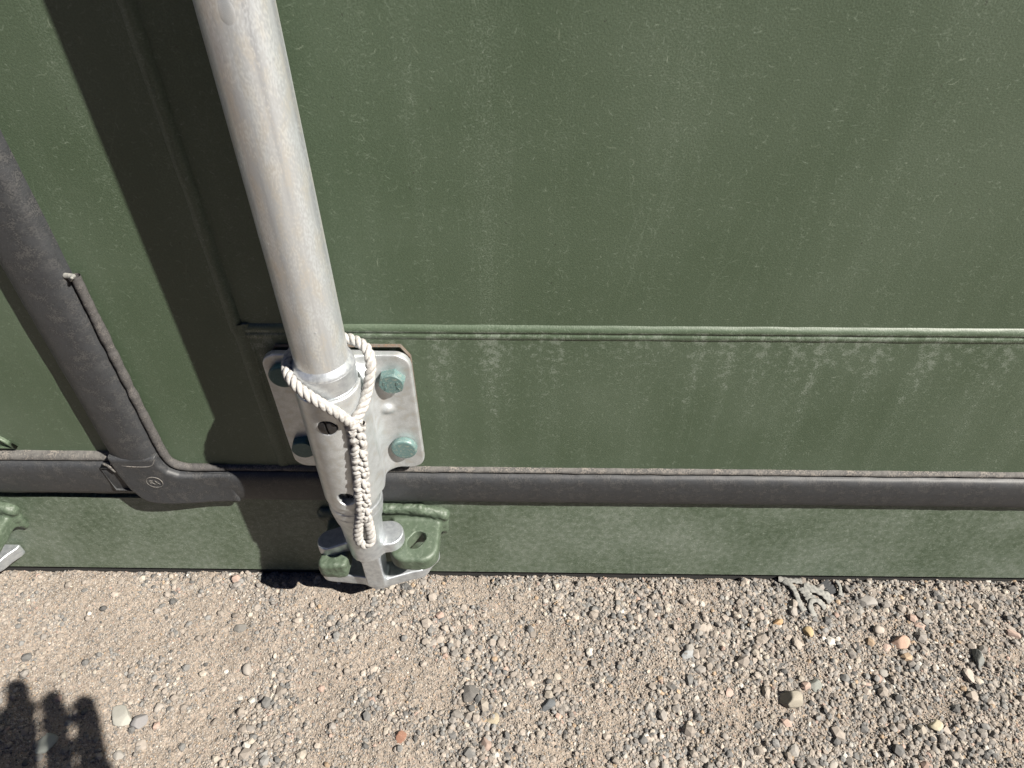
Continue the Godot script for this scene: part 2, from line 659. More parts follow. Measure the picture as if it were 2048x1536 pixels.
func gravel(called: String, mesh: Mesh, count: int, parent: Node, lo: Vector2, hi: Vector2, r0: float, r1: float, sink: float, power: float, patchy: bool, grey: float) -> void:
	var mm := MultiMesh.new()
	mm.transform_format = MultiMesh.TRANSFORM_3D
	mm.use_colors = true
	mm.mesh = mesh
	mm.instance_count = count
	for i in count:
		var x := 0.0
		var z := 0.0
		var pt := 0.0
		for tries in 6:
			x = rng.randf_range(lo.x, hi.x)
			z = rng.randf_range(lo.y, hi.y)
			pt = gn.get_noise_2d(x * 1.7 + 5.0, z * 1.7) + clampf((x + 0.05) * 1.3, -0.35, 0.25)
			if not patchy or rng.randf() < 0.40 + pt * 1.2: break
		var r := (r0 + (r1 - r0) * pow(rng.randf(), power)) * clampf(0.9 + pt * 0.7, 0.74, 1.15)
		var bs := Basis(Vector3(rng.randfn(), rng.randfn(), rng.randfn()).normalized(), rng.randf() * TAU)
		bs = Basis.from_scale(Vector3(r, r * 0.78, r)) * bs * Basis.from_scale(Vector3(rng.randf_range(0.7, 1.25), rng.randf_range(0.6, 1.0), 1.0))
		mm.set_instance_transform(i, Transform3D(bs, Vector3(x, ground_height(x, z) + r * rng.randf_range(-0.15, 0.5) * sink, z)))
		mm.set_instance_color(i, tone(grey))
	var o := MultiMeshInstance3D.new()
	o.name = called
	o.multimesh = mm
	o.material_override = M.grain
	o.set_meta("kind", "stuff")
	parent.add_child(o, true)

func build_ground() -> void:
	gn.seed = 11
	gn.frequency = 9.0
	gn.fractal_octaves = 3
	gn2.seed = 12
	gn2.frequency = 110.0
	gn2.fractal_octaves = 3
	var xs := axis_points(-0.47, 0.47, 0.0024, 30.0)
	var zs := axis_points(-0.03, 0.26, 0.0024, 30.0)
	var pts := []
	var uv := PackedVector2Array()
	for z: float in zs:
		for x: float in xs:
			pts.append(Vector3(x, ground_height(x, z), z))
			uv.append(Vector2(x, z) / 0.34)
	var g := put("ground", grid_mesh(pts, xs.size(), uv), M.soil)
	tag(g, "tan sandy ground strewn with fine gravel", "ground", "", "structure")
	var coarse := [rock(1, 10, false, 0.5), rock(1, 12, true, 0.5), rock(1, 9, true, 0.5), rock(1, 12, true, 0.42)]
	# loose stones that can be picked out one by one
	var mats := []
	for k in 10:
		var c: Array = TONES[k]
		mats.append(mottled(to255(c, 0.95), to255(c, 1.1), Vector3(158, 146, 130), 200 + k * 3, 0.03, 0.9, 0.0, 2.0, 0, Vector3.ONE, 128) if k in [0, 2, 3, 5] else plain(c[0], c[1], c[2], 0.92))
	for i in 285:
		var x := rng.randf_range(-0.40, 0.42)
		var z := rng.randf_range(0.010, 0.20)
		for tries in 4:
			if rng.randf() < 0.35 + x * 1.4 + z * 1.5: break
			x = rng.randf_range(-0.40, 0.42)
			z = rng.randf_range(0.010, 0.20)
		var r := 0.0017 + 0.0029 * pow(rng.randf(), 2.4)
		var k := 0
		var q := rng.randf()
		if rng.randf() < 0.3: q = rng.randf_range(0.54, 0.84)
		while ODDS[k] < q: k += 1
		var s := put("stone", coarse[i % 4], mats[k], g, Vector3(x, ground_height(x, z) + r * rng.randf_range(-0.1, 0.35), z))
		s.basis = Basis(Vector3.UP, rng.randf() * TAU) * Basis.from_scale(Vector3(r * rng.randf_range(0.9, 1.5), r * rng.randf_range(0.5, 0.85), r)) * Basis(Vector3(rng.randfn(), rng.randfn(), rng.randfn()).normalized(), rng.randf() * TAU)
	gravel("sand_grains", rock(0, 4, true, 0.5), 230000, g, Vector2(-0.46, -0.004), Vector2(0.46, 0.22), 0.00038, 0.00115, 1.0, 1.6, false, 0.0)
	gravel("fine_gravel", rock(0, 5, true, 0.5), 25000, g, Vector2(-0.46, -0.003), Vector2(0.46, 0.22), 0.0009, 0.0022, 1.4, 2.0, true, 0.36)
	gravel("fine_gravel", rock(1, 10, true, 0.5), 1700, g, Vector2(-0.46, -0.004), Vector2(0.46, 0.22), 0.0014, 0.0032, 1.4, 2.2, true, 0.42)
	gravel("fine_gravel", rock(0, 4, true), 60000, g, Vector2(-1.5, 0.0), Vector2(1.5, 1.5), 0.0012, 0.0045, 1.0, 2.4, false, 0.1)
	build_stones()

func to255(c: Array, k: float) -> Vector3:
	var s := srgb(clampf(c[0] * k, 0, 1), clampf(c[1] * k, 0, 1), clampf(c[2] * k, 0, 1))
	return Vector3(s.r, s.g, s.b) * 255.0

func build_stones() -> void:
	# the stones one would point at: name, label, place, width, squash, turn, colour
	var list := [
		["orange oblong pebble on the gravel beside the grey rubber scrap", 0.2007, 0.0374, 0.0105, 0.7, 0.45, 0.5, [0.55, 0.34, 0.17]],
		["ochre yellow pebble just below the grey rubber scrap", 0.2215, 0.0454, 0.0092, 0.7, 0.9, 1.2, [0.50, 0.37, 0.19]],
		["salmon pink angular stone, the largest pink one on the gravel", 0.2885, 0.0525, 0.0145, 0.8, 0.8, 0.2, [0.56, 0.37, 0.28]],
		["chunky buff granite stone casting a dark shadow on the gravel", 0.1936, 0.0985, 0.0170, 0.85, 0.85, 0.6, [0.36, 0.33, 0.27]],
		["flat grey oval stone to the right of the rubber scrap", 0.2741, 0.0189, 0.0170, 0.4, 0.65, 0.1, [0.33, 0.32, 0.31]],
		["pale blue grey oval pebble lying alone on fine sand", 0.1271, 0.0638, 0.0112, 0.6, 0.7, 0.5, [0.36, 0.39, 0.41]],
		["dark grey pitted stone half sunk in the gravel", -0.0347, 0.0945, 0.0150, 0.6, 0.85, 1.0, [0.11, 0.11, 0.11]],
		["blue black angular pebble beside a tan flat stone", 0.0211, 0.1027, 0.0120, 0.75, 0.75, 0.3, [0.10, 0.115, 0.13]],
		["small brick red pebble alone on pale sand", -0.0799, 0.1272, 0.0085, 0.8, 0.85, 1.9, [0.36, 0.17, 0.11]],
		["round grey green pebble between darker stones", 0.2143, 0.0857, 0.0102, 0.75, 0.95, 0.4, [0.26, 0.28, 0.26]],
		["upright slate grey stone with a sharp edge and long shadow", 0.3408, 0.0644, 0.0170, 0.75, 0.45, 1.4, [0.20, 0.21, 0.20]],
		["pale grey flat wedge stone pressed into the sand", -0.2794, 0.1148, 0.0205, 0.25, 0.6, 2.6, [0.42, 0.42, 0.38]],
		["grey rounded pebble leaning against a pale flat wedge stone", -0.2652, 0.1185, 0.0115, 0.6, 0.8, 1.1, [0.24, 0.24, 0.25]],
		["greenish flat stone lying in the shadow of the hand", -0.3231, 0.1338, 0.0150, 0.4, 0.8, 0.9, [0.38, 0.42, 0.39]],
		["tan flat triangular stone beside a blue black pebble", -0.0179, 0.1146, 0.0118, 0.3, 0.7, 0.8, [0.44, 0.38, 0.27]],
		["pinkish brown stone below the tan triangular stone", -0.0225, 0.1297, 0.0105, 0.8, 0.75, 2.0, [0.36, 0.26, 0.22]],
		["small white angular pebble on the gravel", 0.0534, 0.0625, 0.0078, 0.6, 0.8, 0.7, [0.62, 0.59, 0.52]],
		["cream coloured square pebble among grey stones", 0.2906, 0.1137, 0.0098, 0.6, 0.9, 0.2, [0.55, 0.50, 0.36]],
		["dark domed stone poking out of smooth sand", -0.2145, 0.0471, 0.0105, 0.5, 0.8, 0.3, [0.20, 0.195, 0.185]],
		["pale speckled pebble in the shadow under the locking cam", -0.103, 0.0095, 0.0075, 0.8, 0.9, 0.4, [0.40, 0.37, 0.32]],
	]
	for a in list:
		var c: Array = [a[7][0] * 0.8, a[7][1] * 0.8, a[7][2] * 0.8]
		var mat := mottled(to255(c, 0.95), to255(c, 1.12), to255(c, 1.0).lerp(Vector3(158, 146, 130), 0.7), 300 + int(a[1] * 900), 0.011, 0.9, 0.0, 4.0, 0, Vector3.ONE, 128)
		var w: float = a[3] / 2
		var s := put("pebble", rock(3, 16, false, 0.5), mat, null, Vector3(a[1], ground_height(a[1], a[2]) + w * a[4] * 0.22, a[2]))
		s.basis = Basis(Vector3.UP, a[6]) * Basis.from_scale(Vector3(w * 1.12, w * a[4], w * a[5] * 1.12))
		tag(s, a[0], "stone", "larger stones on the gravel")

# ---------------------------------------------------------------- the container
func build_container() -> void:
	var c := base("shipping_container", Vector3.ZERO)
	tag(c, "dusty olive green steel shipping container with rubber sealed double doors", "container")
	put("body", boxes([[Vector3(-1.482, 0.006, -6.0), Vector3(0.958, 2.59, -0.10)]]), M.paint, c)
	for s in [-1, 1]:
		put("corner_post", boxes([[Vector3(-0.262 + s * 1.19 - 0.03, 0.1005, -0.0985), Vector3(-0.262 + s * 1.19 + 0.03, 2.448, 0.004)]]), M.paint, c)
	put("header", boxes([[Vector3(-1.482, 2.45, -0.0985), Vector3(0.958, 2.59, 0.004)]]), M.paint, c)
	var sill := put("sill", boxes([[Vector3(-1.482, 0.0078, -0.0985), Vector3(0.958, 0.1000, -0.0005)]]), M.paint, c)
	put("gap_shade_strip", boxes([[Vector3(-1.482, -0.014, -0.09), Vector3(0.958, 0.0076, -0.0032)]]), plain(0.012, 0.012, 0.012, 0.95), c)  # near-black strip standing in for the shade in the gap under the sill
	sill.set_meta("label", "olive green sill coated with pale dust")
	# right leaf: stile and bottom rail stand a little proud of the recessed sheet
	var leaf := put("door", boxes([[Vector3(-0.2585, 0.106, -0.05), Vector3(-0.1612, 2.44, 0.0)], [Vector3(-0.1608, 0.106, -0.05), Vector3(0.895, 0.2572, 0.0)], [Vector3(0.82, 0.2580, -0.05), Vector3(0.895, 2.44, 0.0)]]), M.paint, c)
	put("recessed_panel", boxes([[Vector3(-0.1605, 0.2580, -0.0445), Vector3(0.819, 2.44, -0.0014)]]), M.paint, leaf)
	put("weld_bead", strip([Vector2(0.2512, -0.0004), Vector2(0.2522, 0.0003), Vector2(0.2540, 0.0007), Vector2(0.2554, 0.0004), Vector2(0.2560, -0.0004), Vector2(0.2567, 0.0003), Vector2(0.2582, 0.0007), Vector2(0.2598, 0.0003), Vector2(0.2608, -0.0005), Vector2(0.2615, -0.0012), Vector2(0.2621, -0.0020)], Vector3(-0.163, 0, 0), Vector3(0.83, 0, 0), Vector3.UP, 520, 0.00028, 21), M.paint, leaf)
	put("weld_bead", strip([Vector2(-0.1678, -0.0006), Vector2(-0.1664, 0.0004), Vector2(-0.1642, 0.0017), Vector2(-0.1624, 0.0014), Vector2(-0.1606, -0.0004), Vector2(-0.1594, -0.0020), Vector2(-0.1586, -0.0032)], Vector3(0, 0.256, 0), Vector3(0, 2.44, 0), Vector3.RIGHT, 700, 0.0005, 22), M.paint, leaf)
	put("weld_bead", strip([Vector2(-0.1668, -0.0006), Vector2(-0.1655, 0.0004), Vector2(-0.1636, 0.0014), Vector2(-0.1612, 0.0012), Vector2(-0.1592, 0.0009), Vector2(-0.1583, -0.0003), Vector2(-0.1572, 0.0007), Vector2(-0.1560, -0.0006)], Vector3(0, 0.136, 0), Vector3(0, 0.262, 0), Vector3.RIGHT, 120, 0.0006, 23), M.paint, leaf)
	put("door", boxes([[Vector3(-1.418, 0.106, -0.05), Vector3(-0.2655, 2.44, 0.0)]]), M.paint, c)
	# rubber seals
	var v := put("rubber_seal", strip([Vector2(-0.2728, -0.002), Vector2(-0.2742, 0.0030), Vector2(-0.2738, 0.0056), Vector2(-0.2712, 0.0078), Vector2(-0.2655, 0.0098), Vector2(-0.2580, 0.0106), Vector2(-0.2510, 0.0102), Vector2(-0.2462, 0.0088), Vector2(-0.2432, 0.0060), Vector2(-0.2420, 0.0020), Vector2(-0.2418, -0.002)], Vector3(0, 0.146, 0), Vector3(0, 2.44, 0), Vector3.RIGHT, 500, 0.0004, 24), M.rubber, c)
	var lip_noise := FastNoiseLite.new()
	lip_noise.frequency = 30.0
	put("torn_lip", tube(smooth_path([Vector3(-0.2392, 0.2965, 0.0030), Vector3(-0.2396, 0.24, 0.0032), Vector3(-0.2398, 0.18, 0.0032), Vector3(-0.2392, 0.1530, 0.0032), Vector3(-0.2360, 0.1432, 0.0030), Vector3(-0.2280, 0.1388, 0.0024), Vector3(-0.2150, 0.1374, 0.0014), Vector3(-0.2020, 0.1370, 0.0010)], 220), func(t): return 0.0028 + 0.0006 * lip_noise.get_noise_1d(t * 0.35) + 0.0002 * lip_noise.get_noise_1d(t * 1.1), 10), M.rubber_rough, v)
	put("torn_end", net(func(p: Vector3) -> float:
		return smin(capsule(p, Vector3(-0.2425, 0.298, 0.005), Vector3(-0.2378, 0.2985, 0.006), 0.0016, 0.0012), capsule(p, Vector3(-0.2400, 0.296, 0.006), Vector3(-0.2372, 0.2990, 0.0085), 0.0011, 0.0009), 0.001), Vector3(-0.246, 0.292, 0.0), Vector3(-0.234, 0.303, 0.011), 0.0005), M.rubber_pale, v)
	var seal := put("rubber_seal", strip([Vector2(0.1348, -0.002), Vector2(0.1345, 0.0008), Vector2(0.1338, 0.0032), Vector2(0.1322, 0.0052), Vector2(0.1285, 0.0063), Vector2(0.1205, 0.0066), Vector2(0.1120, 0.0056), Vector2(0.1066, 0.0044), Vector2(0.1046, 0.0034), Vector2(0.1040, 0.0008), Vector2(0.1040, -0.002)], Vector3(-0.230, 0, 0), Vector3(0.90, 0, 0), Vector3.UP, 460, 0.0005, 26), M.rubber, c)
	put("dusty_lip", strip([Vector2(0.1392, -0.002), Vector2(0.1388, 0.0010), Vector2(0.1378, 0.0026), Vector2(0.1364, 0.0030), Vector2(0.1352, 0.0022), Vector2(0.1346, 0.0006), Vector2(0.1345, -0.002)], Vector3(-0.206, 0, 0), Vector3(0.90, 0, 0), Vector3.UP, 460, 0.0006, 28), M.rubber_worn, seal)
	var left := put("rubber_seal", strip([Vector2(0.1458, -0.002), Vector2(0.1456, 0.0030), Vector2(0.1448, 0.0056), Vector2(0.1425, 0.0074), Vector2(0.1370, 0.0080), Vector2(0.1270, 0.0078), Vector2(0.1170, 0.0064), Vector2(0.1122, 0.0050), Vector2(0.1110, 0.0030), Vector2(0.1108, -0.002)], Vector3(-1.42, 0, 0), Vector3(-0.270, 0, 0), Vector3.UP, 460, 0.0005, 27), M.rubber, c)
	put("dusty_lip", strip([Vector2(0.1520, -0.002), Vector2(0.1516, 0.0022), Vector2(0.1502, 0.0042), Vector2(0.1480, 0.0050), Vector2(0.1464, 0.0044), Vector2(0.1456, 0.0028), Vector2(0.1455, -0.002)], Vector3(-1.42, 0, 0), Vector3(-0.272, 0, 0), Vector3.UP, 460, 0.0006, 29), M.rubber_worn, left)
	put("patch", bevelled([Vector2(-0.2840, 0.1440), Vector2(-0.2680, 0.1440), Vector2(-0.2680, 0.1190), Vector2(-0.2820, 0.1200)], 0.004, 0.0088, 0.0006), M.rubber, left)
	put("torn_end", net(func(p: Vector3) -> float:
		return smin(capsule(p, Vector3(-0.2765, 0.1455, 0.0085), Vector3(-0.2740, 0.1420, 0.0095), 0.0013, 0.0010), capsule(p, Vector3(-0.2810, 0.1465, 0.0070), Vector3(-0.2760, 0.1460, 0.0088), 0.0009, 0.0010), 0.001), Vector3(-0.284, 0.138, 0.003), Vector3(-0.270, 0.150, 0.0125), 0.0005), M.rubber_worn, left)
	var outline := PackedVector2Array([Vector2(-0.2745, 0.1560), Vector2(-0.2740, 0.1400), Vector2(-0.2715, 0.1240), Vector2(-0.2668, 0.1130), Vector2(-0.2630, 0.1088), Vector2(-0.2570, 0.1068), Vector2(-0.2450, 0.1056), Vector2(-0.2310, 0.1048), Vector2(-0.1990, 0.1040), Vector2(-0.1990, 0.1345), Vector2(-0.2240, 0.1350), Vector2(-0.2330, 0.1366), Vector2(-0.2390, 0.1412), Vector2(-0.2418, 0.1480), Vector2(-0.2425, 0.1560)])
	var corner := put("seal_corner", net(func(p: Vector3) -> float:
		return extrude(poly2(Vector2(p.x, p.y), outline), absf(p.z - 0.0046) - 0.0062 + 0.0044 * sstep(-0.256, -0.203, p.x), 0.0030), Vector3(-0.2765, 0.1025, -0.003), Vector3(-0.1970, 0.1580, 0.0125), 0.0009), M.rubber, c)
	put("moulding_line", tube(smooth_path([Vector3(-0.2735, 0.1500, 0.0098), Vector3(-0.262, 0.1485, 0.0107), Vector3(-0.2500, 0.1482, 0.0107), Vector3(-0.2455, 0.1500, 0.0105), Vector3(-0.2430, 0.1545, 0.0092)], 40), func(_t): return 0.00045, 6), M.rubber_worn, corner)
	# moulded mark: a ring with a small monogram
	var ring := []
	for k in 41: ring.append(Vector3(-0.2500 + 0.0054 * cos(TAU * k / 40), 0.1320 + 0.0054 * sin(TAU * k / 40), 0.0107))
	var st := SurfaceTool.new()
	st.begin(Mesh.PRIMITIVE_TRIANGLES)
	st.append_from(tube(ring, func(_t): return 0.00036, 6), 0, Transform3D.IDENTITY)
	for s in [[-0.0030, 0.0020, -0.0030, -0.0018], [-0.0030, 0.0020, -0.0008, 0.0014], [-0.0008, 0.0014, -0.0030, 0.0002], [-0.0024, 0.0004, -0.0002, -0.0022], [0.0006, 0.0016, 0.0030, -0.0022], [0.0030, 0.0014, 0.0006, -0.0022]]:
		st.append_from(tube([Vector3(-0.2500 + s[0], 0.1320 + s[1], 0.0107), Vector3(-0.2500 + (s[0] + s[2]) / 2, 0.1320 + (s[1] + s[3]) / 2, 0.0108), Vector3(-0.2500 + s[2], 0.1320 + s[3], 0.0107)], func(_t): return 0.00032, 6), 0, Transform3D.IDENTITY)
	put("moulded_mark", st.commit(), M.rubber_worn, corner)
	# keepers welded to the sill
	var fn := FastNoiseLite.new()
	fn.seed = 77
	fn.frequency = 160.0
	var keeper := net(func(p: Vector3) -> float:
		var d := box3(p, Vector3(0.002, 0.080, 0.0), Vector3(0.045, 0.012, 0.003), 0.002)
		var e := smin(capsule(p, Vector3(0.004, 0.0945, 0.002), Vector3(0.030, 0.0945, 0.002), 0.0040, 0.0036), capsule(p, Vector3(0.030, 0.0940, 0.002), Vector3(0.0475, 0.0868, 0.001), 0.0036, 0.0042), 0.003)
		e = smin(e, capsule(p, Vector3(0.0475, 0.0868, 0.001), Vector3(0.0470, 0.066, 0.000), 0.0040, 0.0030), 0.003)
		e = smin(e, capsule(p, Vector3(-0.042, 0.085, 0.001), Vector3(-0.012, 0.093, 0.002), 0.0040, 0.0040), 0.003)
		d = smin(d, e + fn.get_noise_3dv(p) * 0.0012, 0.004)
		if p.z > 0.001 or absf(p.x) > 0.01:
			var rh := extrude(rbox2(Vector2(p.x - 0.0280, p.z - 0.0140), Vector2(0.0175, 0.0238), 0.0125), absf(p.y - (0.0760 + (0.02 - p.z) * 0.06)) - 0.0068, 0.0026)
			var lh := extrude(rbox2(Vector2(p.x + 0.0275, p.z - 0.0170), Vector2(0.0102, 0.0265), 0.0035), absf(p.y - 0.0745) - 0.0082, 0.0030)
			lh += fn.get_noise_3dv(p * 0.7) * 0.0010
			rh += fn.get_noise_3dv(p * 0.5) * 0.0005
			d = smin(d, smin(rh, lh, 0.001), 0.0035)
			var hole := rbox2(Vector2((p.x - 0.0295) * 0.8 + (p.z - 0.021) * 0.6, (p.z - 0.021) * 0.8 - (p.x - 0.0295) * 0.6), Vector2(0.0050, 0.0074), 0.0050)
			d = maxf(d, -hole)
		return d, Vector3(-0.052, 0.016, -0.004), Vector3(0.056, 0.104, 0.052), 0.0012)
	put("cam_keeper", keeper, M.green_thick, c, Vector3(KX, 0, 0))
	put("cam_keeper", keeper, M.green_thick, c, Vector3(KX - 0.3195, 0, 0))
	# the second bar's painted mounting plate on the other leaf
	put("mounting_plate", bevelled([Vector2(-0.48, 0.1555), Vector2(-0.3385, 0.1555), Vector2(-0.3440, 0.1640), Vector2(-0.356, 0.176), Vector2(-0.372, 0.184), Vector2(-0.48, 0.25)], -0.001, 0.0026, 0.0010), M.paint, c)

# ---------------------------------------------------------------- locking bar
func hex_bolt(text: bool) -> ArrayMesh:
	var st := SurfaceTool.new()
	st.begin(Mesh.PRIMITIVE_TRIANGLES)
	var r := 0.0083
	var h := 0.0056
	# washer face, flats and chamfered crown, six sides
	for k in 6:
		var a0 := TAU * k / 6 + 0.22
		var a1 := TAU * (k + 1) / 6 + 0.22
		var sub := 6
		for s in sub:
			var q0 := lerpf(a0, a1, float(s) / sub)
			var q1 := lerpf(a0, a1, float(s + 1) / sub)
			var e0 := Vector2(cos(a0), sin(a0)).lerp(Vector2(cos(a1), sin(a1)), float(s) / sub) * r
			var e1 := Vector2(cos(a0), sin(a0)).lerp(Vector2(cos(a1), sin(a1)), float(s + 1) / sub) * r
			var c0 := Vector2(cos(q0), sin(q0)) * r * 0.82
			var c1 := Vector2(cos(q1), sin(q1)) * r * 0.82
			var z0 := h - 0.0014 * (e0.length() / r - 0.80) / 0.2
			var z1 := h - 0.0014 * (e1.length() / r - 0.80) / 0.2
			var quad := func(p: Vector3, q: Vector3, u: Vector3, w: Vector3):
				var n := (u - p).cross(q - p).normalized() * -1.0
				for t in [p, u, q, p, w, u]:
					st.set_normal(n)
					st.set_uv(Vector2(t.x, t.y))
					st.add_vertex(t)
			quad.call(Vector3(e0.x, e0.y, 0), Vector3(e1.x, e1.y, 0), Vector3(e1.x, e1.y, z1), Vector3(e0.x, e0.y, z0))
			quad.call(Vector3(e0.x, e0.y, z0), Vector3(e1.x, e1.y, z1), Vector3(c1.x, c1.y, h), Vector3(c0.x, c0.y, h))
			for t in [Vector3(0, 0, h), Vector3(c1.x, c1.y, h), Vector3(c0.x, c0.y, h)]:
				st.set_normal(Vector3(0, 0, 1))
				st.set_uv(Vector2(t.x, t.y))
				st.add_vertex(t)
	st.index()
	var made := st.commit()
	if text:
		st = SurfaceTool.new()
		st.append_from(made, 0, Transform3D.IDENTITY)
		for q in [["8", -0.0040, 0.0008], ["8", -0.0036, -0.0028], ["8", 0.0036, 0.0010], ["X", 0.0038, -0.0024], [".", 0.0002, -0.0002]]:
			var tm := TextMesh.new()
			var f := SystemFont.new()
			f.font_names = PackedStringArray(["Droid Sans"])
			tm.font = f
			tm.text = q[0]
			tm.font_size = 32
			tm.pixel_size = 0.000085
			tm.depth = 0.0005
			var tr := Transform3D(Basis.IDENTITY, Vector3(q[1], q[2], h + 0.0001))
			st.append_from(tm, 0, tr)
		made = st.commit()
	return made

func screw_head(r: float, h: float) -> ArrayMesh:
	return net(func(p: Vector3) -> float:
		var d := maxf((p - Vector3(0, 0, h - r * 2.4)).length() - r * 2.4, Vector2(p.x, p.y).length() - r)
		d = maxf(d, -p.z - 0.004)
		return maxf(d, -maxf(absf(p.x + p.y * 0.12) - 0.0006, h - 0.0022 - p.z)), Vector3(-r, -r, -0.005) * 1.15, Vector3(r, r, h * 1.4) * 1.15, 0.0003)

func build_bar() -> void:
	var b := base("locking_bar", Vector3(BX, 0, 0))
	tag(b, "galvanised steel locking bar with bolted bearing bracket and cord around it", "locking bar", "locking bars on the container doors")
	var pipe := put("pipe", lathe([Vector2(0.0146, 0.262), Vector2(0.0146, 0.44), Vector2(0.0146, 0.80), Vector2(0.0146, 1.6), Vector2(0.0146, 2.40)], 64, 2.2), M.pipe, b, Vector3(0, DROP.y, BZ))
	put("weld_ring", lathe([Vector2(0.0140, 0.2748), Vector2(0.0147, 0.2738), Vector2(0.0159, 0.2722), Vector2(0.0168, 0.2706), Vector2(0.0171, 0.2696), Vector2(0.0169, 0.2688)], 64, 8.0), M.bright, pipe)
	for q in [[0.10, 0.4490, 0.0030, 0.0062], [0.35, 0.3010, 0.0007, 0.0009], [-0.5, 0.352, 0.0007, 0.0012]]:
		var drip := put("zinc_drip", rock(2, 0, false), M.bright, pipe, Vector3(sin(q[0]) * 0.0141, q[1], cos(q[0]) * 0.0141))
		drip.basis = Basis(Vector3.UP, q[0]) * Basis.from_scale(Vector3(q[2], q[3], 0.0007))
	put("sleeve", lathe([Vector2(0.0140, 0.2700), Vector2(0.0168, 0.2696), Vector2(0.0172, 0.2688), Vector2(0.0172, 0.2580), Vector2(0.0168, 0.2574), Vector2(0.0160, 0.2572), Vector2(0.0160, 0.2530)], 64, 8.0), M.zinc, b, Vector3(0, DROP.y, BZ))
	put("mounting_pad", bevelled([Vector2(-0.0468, 0.2350), Vector2(-0.0400, 0.2478), Vector2(0.0335, 0.2484), Vector2(0.0388, 0.2400), Vector2(0.0392, 0.1560), Vector2(0.0340, 0.1500), Vector2(-0.0420, 0.1510), Vector2(-0.0455, 0.1620)], 0.0002, 0.0026, 0.0005), M.pad, b, Vector3(0.0040, 0, 0))
	var bracket := put("bearing_bracket", net(func(p: Vector3) -> float:
		var px := p.x - (p.y - 0.196) * -0.012
		var d2 := rbox2(Vector2(px, p.y - 0.1965), Vector2(0.0435, 0.0495), 0.0095)
		d2 = maxf(d2, (px * 0.83 + (p.y - 0.2435) * 0.56) - 0.0375)
		var d := extrude(d2, absf(p.z - 0.0052) - 0.0026, 0.0010)
		if p.z < 0.012 and absf(p.x) > 0.036: return d
		var r := Vector2(p.x, p.z - BZ).length()
		var barrel := extrude(r - 0.0184, absf(p.y - 0.19795) - 0.04765, 0.0013)
		var web := box3(p, Vector3(0.0012, 0.1920, 0.0138), Vector3(0.0178, 0.0455, 0.0152), 0.004)
		d = smin(d, smin(barrel, web, 0.006), 0.011)
		d = smin(d, (p - Vector3(0.0255, 0.2035, 0.0078)).length() - 0.0032, 0.003)
		d = maxf(d, -(Vector2(p.x - 0.0002, p.y - 0.2262).length() - 0.0052) if p.z > 0.0452 else d)
		d = maxf(d, -(Vector2(p.x - 0.0006, p.y - 0.1624).length() - 0.0054) if p.z > 0.0390 else d)
		return d, Vector3(-0.0470, 0.1440, 0.0015), Vector3(0.0490, 0.2500, 0.0495), 0.0010), M.cast, b)
	var flat := hex_bolt(true)
	var hb := put("bolt", flat, M.teal, bracket, Vector3(0.0313, 0.2279, 0.0078))
	hb.set_meta("label", "teal hexagon bolt head with raised figures")
	put("bolt", hex_bolt(false), M.teal_dark, bracket, Vector3(-0.0325, 0.1692, 0.0078))
	var dome := net(func(p: Vector3) -> float:
		return extrude(Vector2(p.x, p.y).length() - 0.0084, absf(p.z - 0.0022) - 0.0026, 0.0016), Vector3(-0.0092, -0.0092, -0.002), Vector3(0.0092, 0.0092, 0.0062), 0.0005)
	put("bolt", dome, M.teal, bracket, Vector3(0.0325, 0.1691, 0.0078))
	put("bolt", dome, M.teal_dark, bracket, Vector3(-0.0322, 0.2320, 0.0078))
	put("screw", screw_head(0.0051, 0.0022), M.blackened, bracket, Vector3(0.0002, 0.2262, 0.0460))
	put("screw", screw_head(0.0050, 0.0018), M.blackened, bracket, Vector3(0.0006, 0.1624, 0.0416))
	put("cam", net(func(at_: Vector3) -> float:
		var p := Vector3(at_.x, 0.27 + (at_.y - 0.2596) / 1.036, at_.z - DROP.z)
		var q := Vector2(p.x, p.z - 0.040)
		var r := q.length()
		var ry := 0.0128
		if p.y > 0.1600: ry = 0.0174
		elif p.y > 0.1585: ry = 0.0168
		elif p.y > 0.1530: ry = 0.0175
		elif p.y > 0.1518: ry = 0.0168
		elif p.y > 0.1400: ry = 0.0174 - (0.1518 - p.y) * 0.16
		elif p.y > 0.1385: ry = 0.0147
		else: ry = 0.0144 - (0.1385 - p.y) * 0.06
		var d := maxf((r - ry) * 0.95, maxf(p.y - 0.166, 0.100 - p.y))
		var s := Vector2(p.x, p.z)
		var up2 := minf(seg2(s, Vector2(-0.0270, 0.0375), Vector2(-0.004, 0.030)) - 0.0085, seg2(s, Vector2(0.004, 0.0345), Vector2(0.0150, 0.0335)) - 0.0105)
		var up := extrude(up2, absf(p.y - 0.1050 + maxf(0.0, -p.x) * 0.12) - 0.0048, 0.0010)
		d = smin(d, up, 0.003)
		var stem := box3(p, Vector3(0.0005, 0.080, 0.0345), Vector3(0.0068, 0.026, 0.0100 - (0.1 - p.y) * 0.05), 0.0012)
		d = smin(d, stem, 0.004)
		var low2 := smin(seg2(s, Vector2(0.001, 0.0340), Vector2(0.030, 0.0240)) - 0.0075, seg2(s, Vector2(0.030, 0.0240), Vector2(0.0385, 0.0130)) - 0.0068, 0.004)
		low2 = smin(low2, seg2(s, Vector2(-0.002, 0.0300), Vector2(-0.0355, 0.0270)) - 0.0085, 0.006)
		var low := extrude(low2, absf(p.y - 0.0545) - 0.0052, 0.0011)
		return maxf(smin(d, low, 0.003), 0.001 - at_.z), Vector3(-0.048, 0.0255, -0.0015), Vector3(0.050, 0.1545, 0.0500), 0.0010), M.zinc, b)
	var two := b.duplicate() as Node3D
	two.name = numbered("locking_bar")
	add_child(two)
	two.position = Vector3(BX - 0.3285, 0, 0)
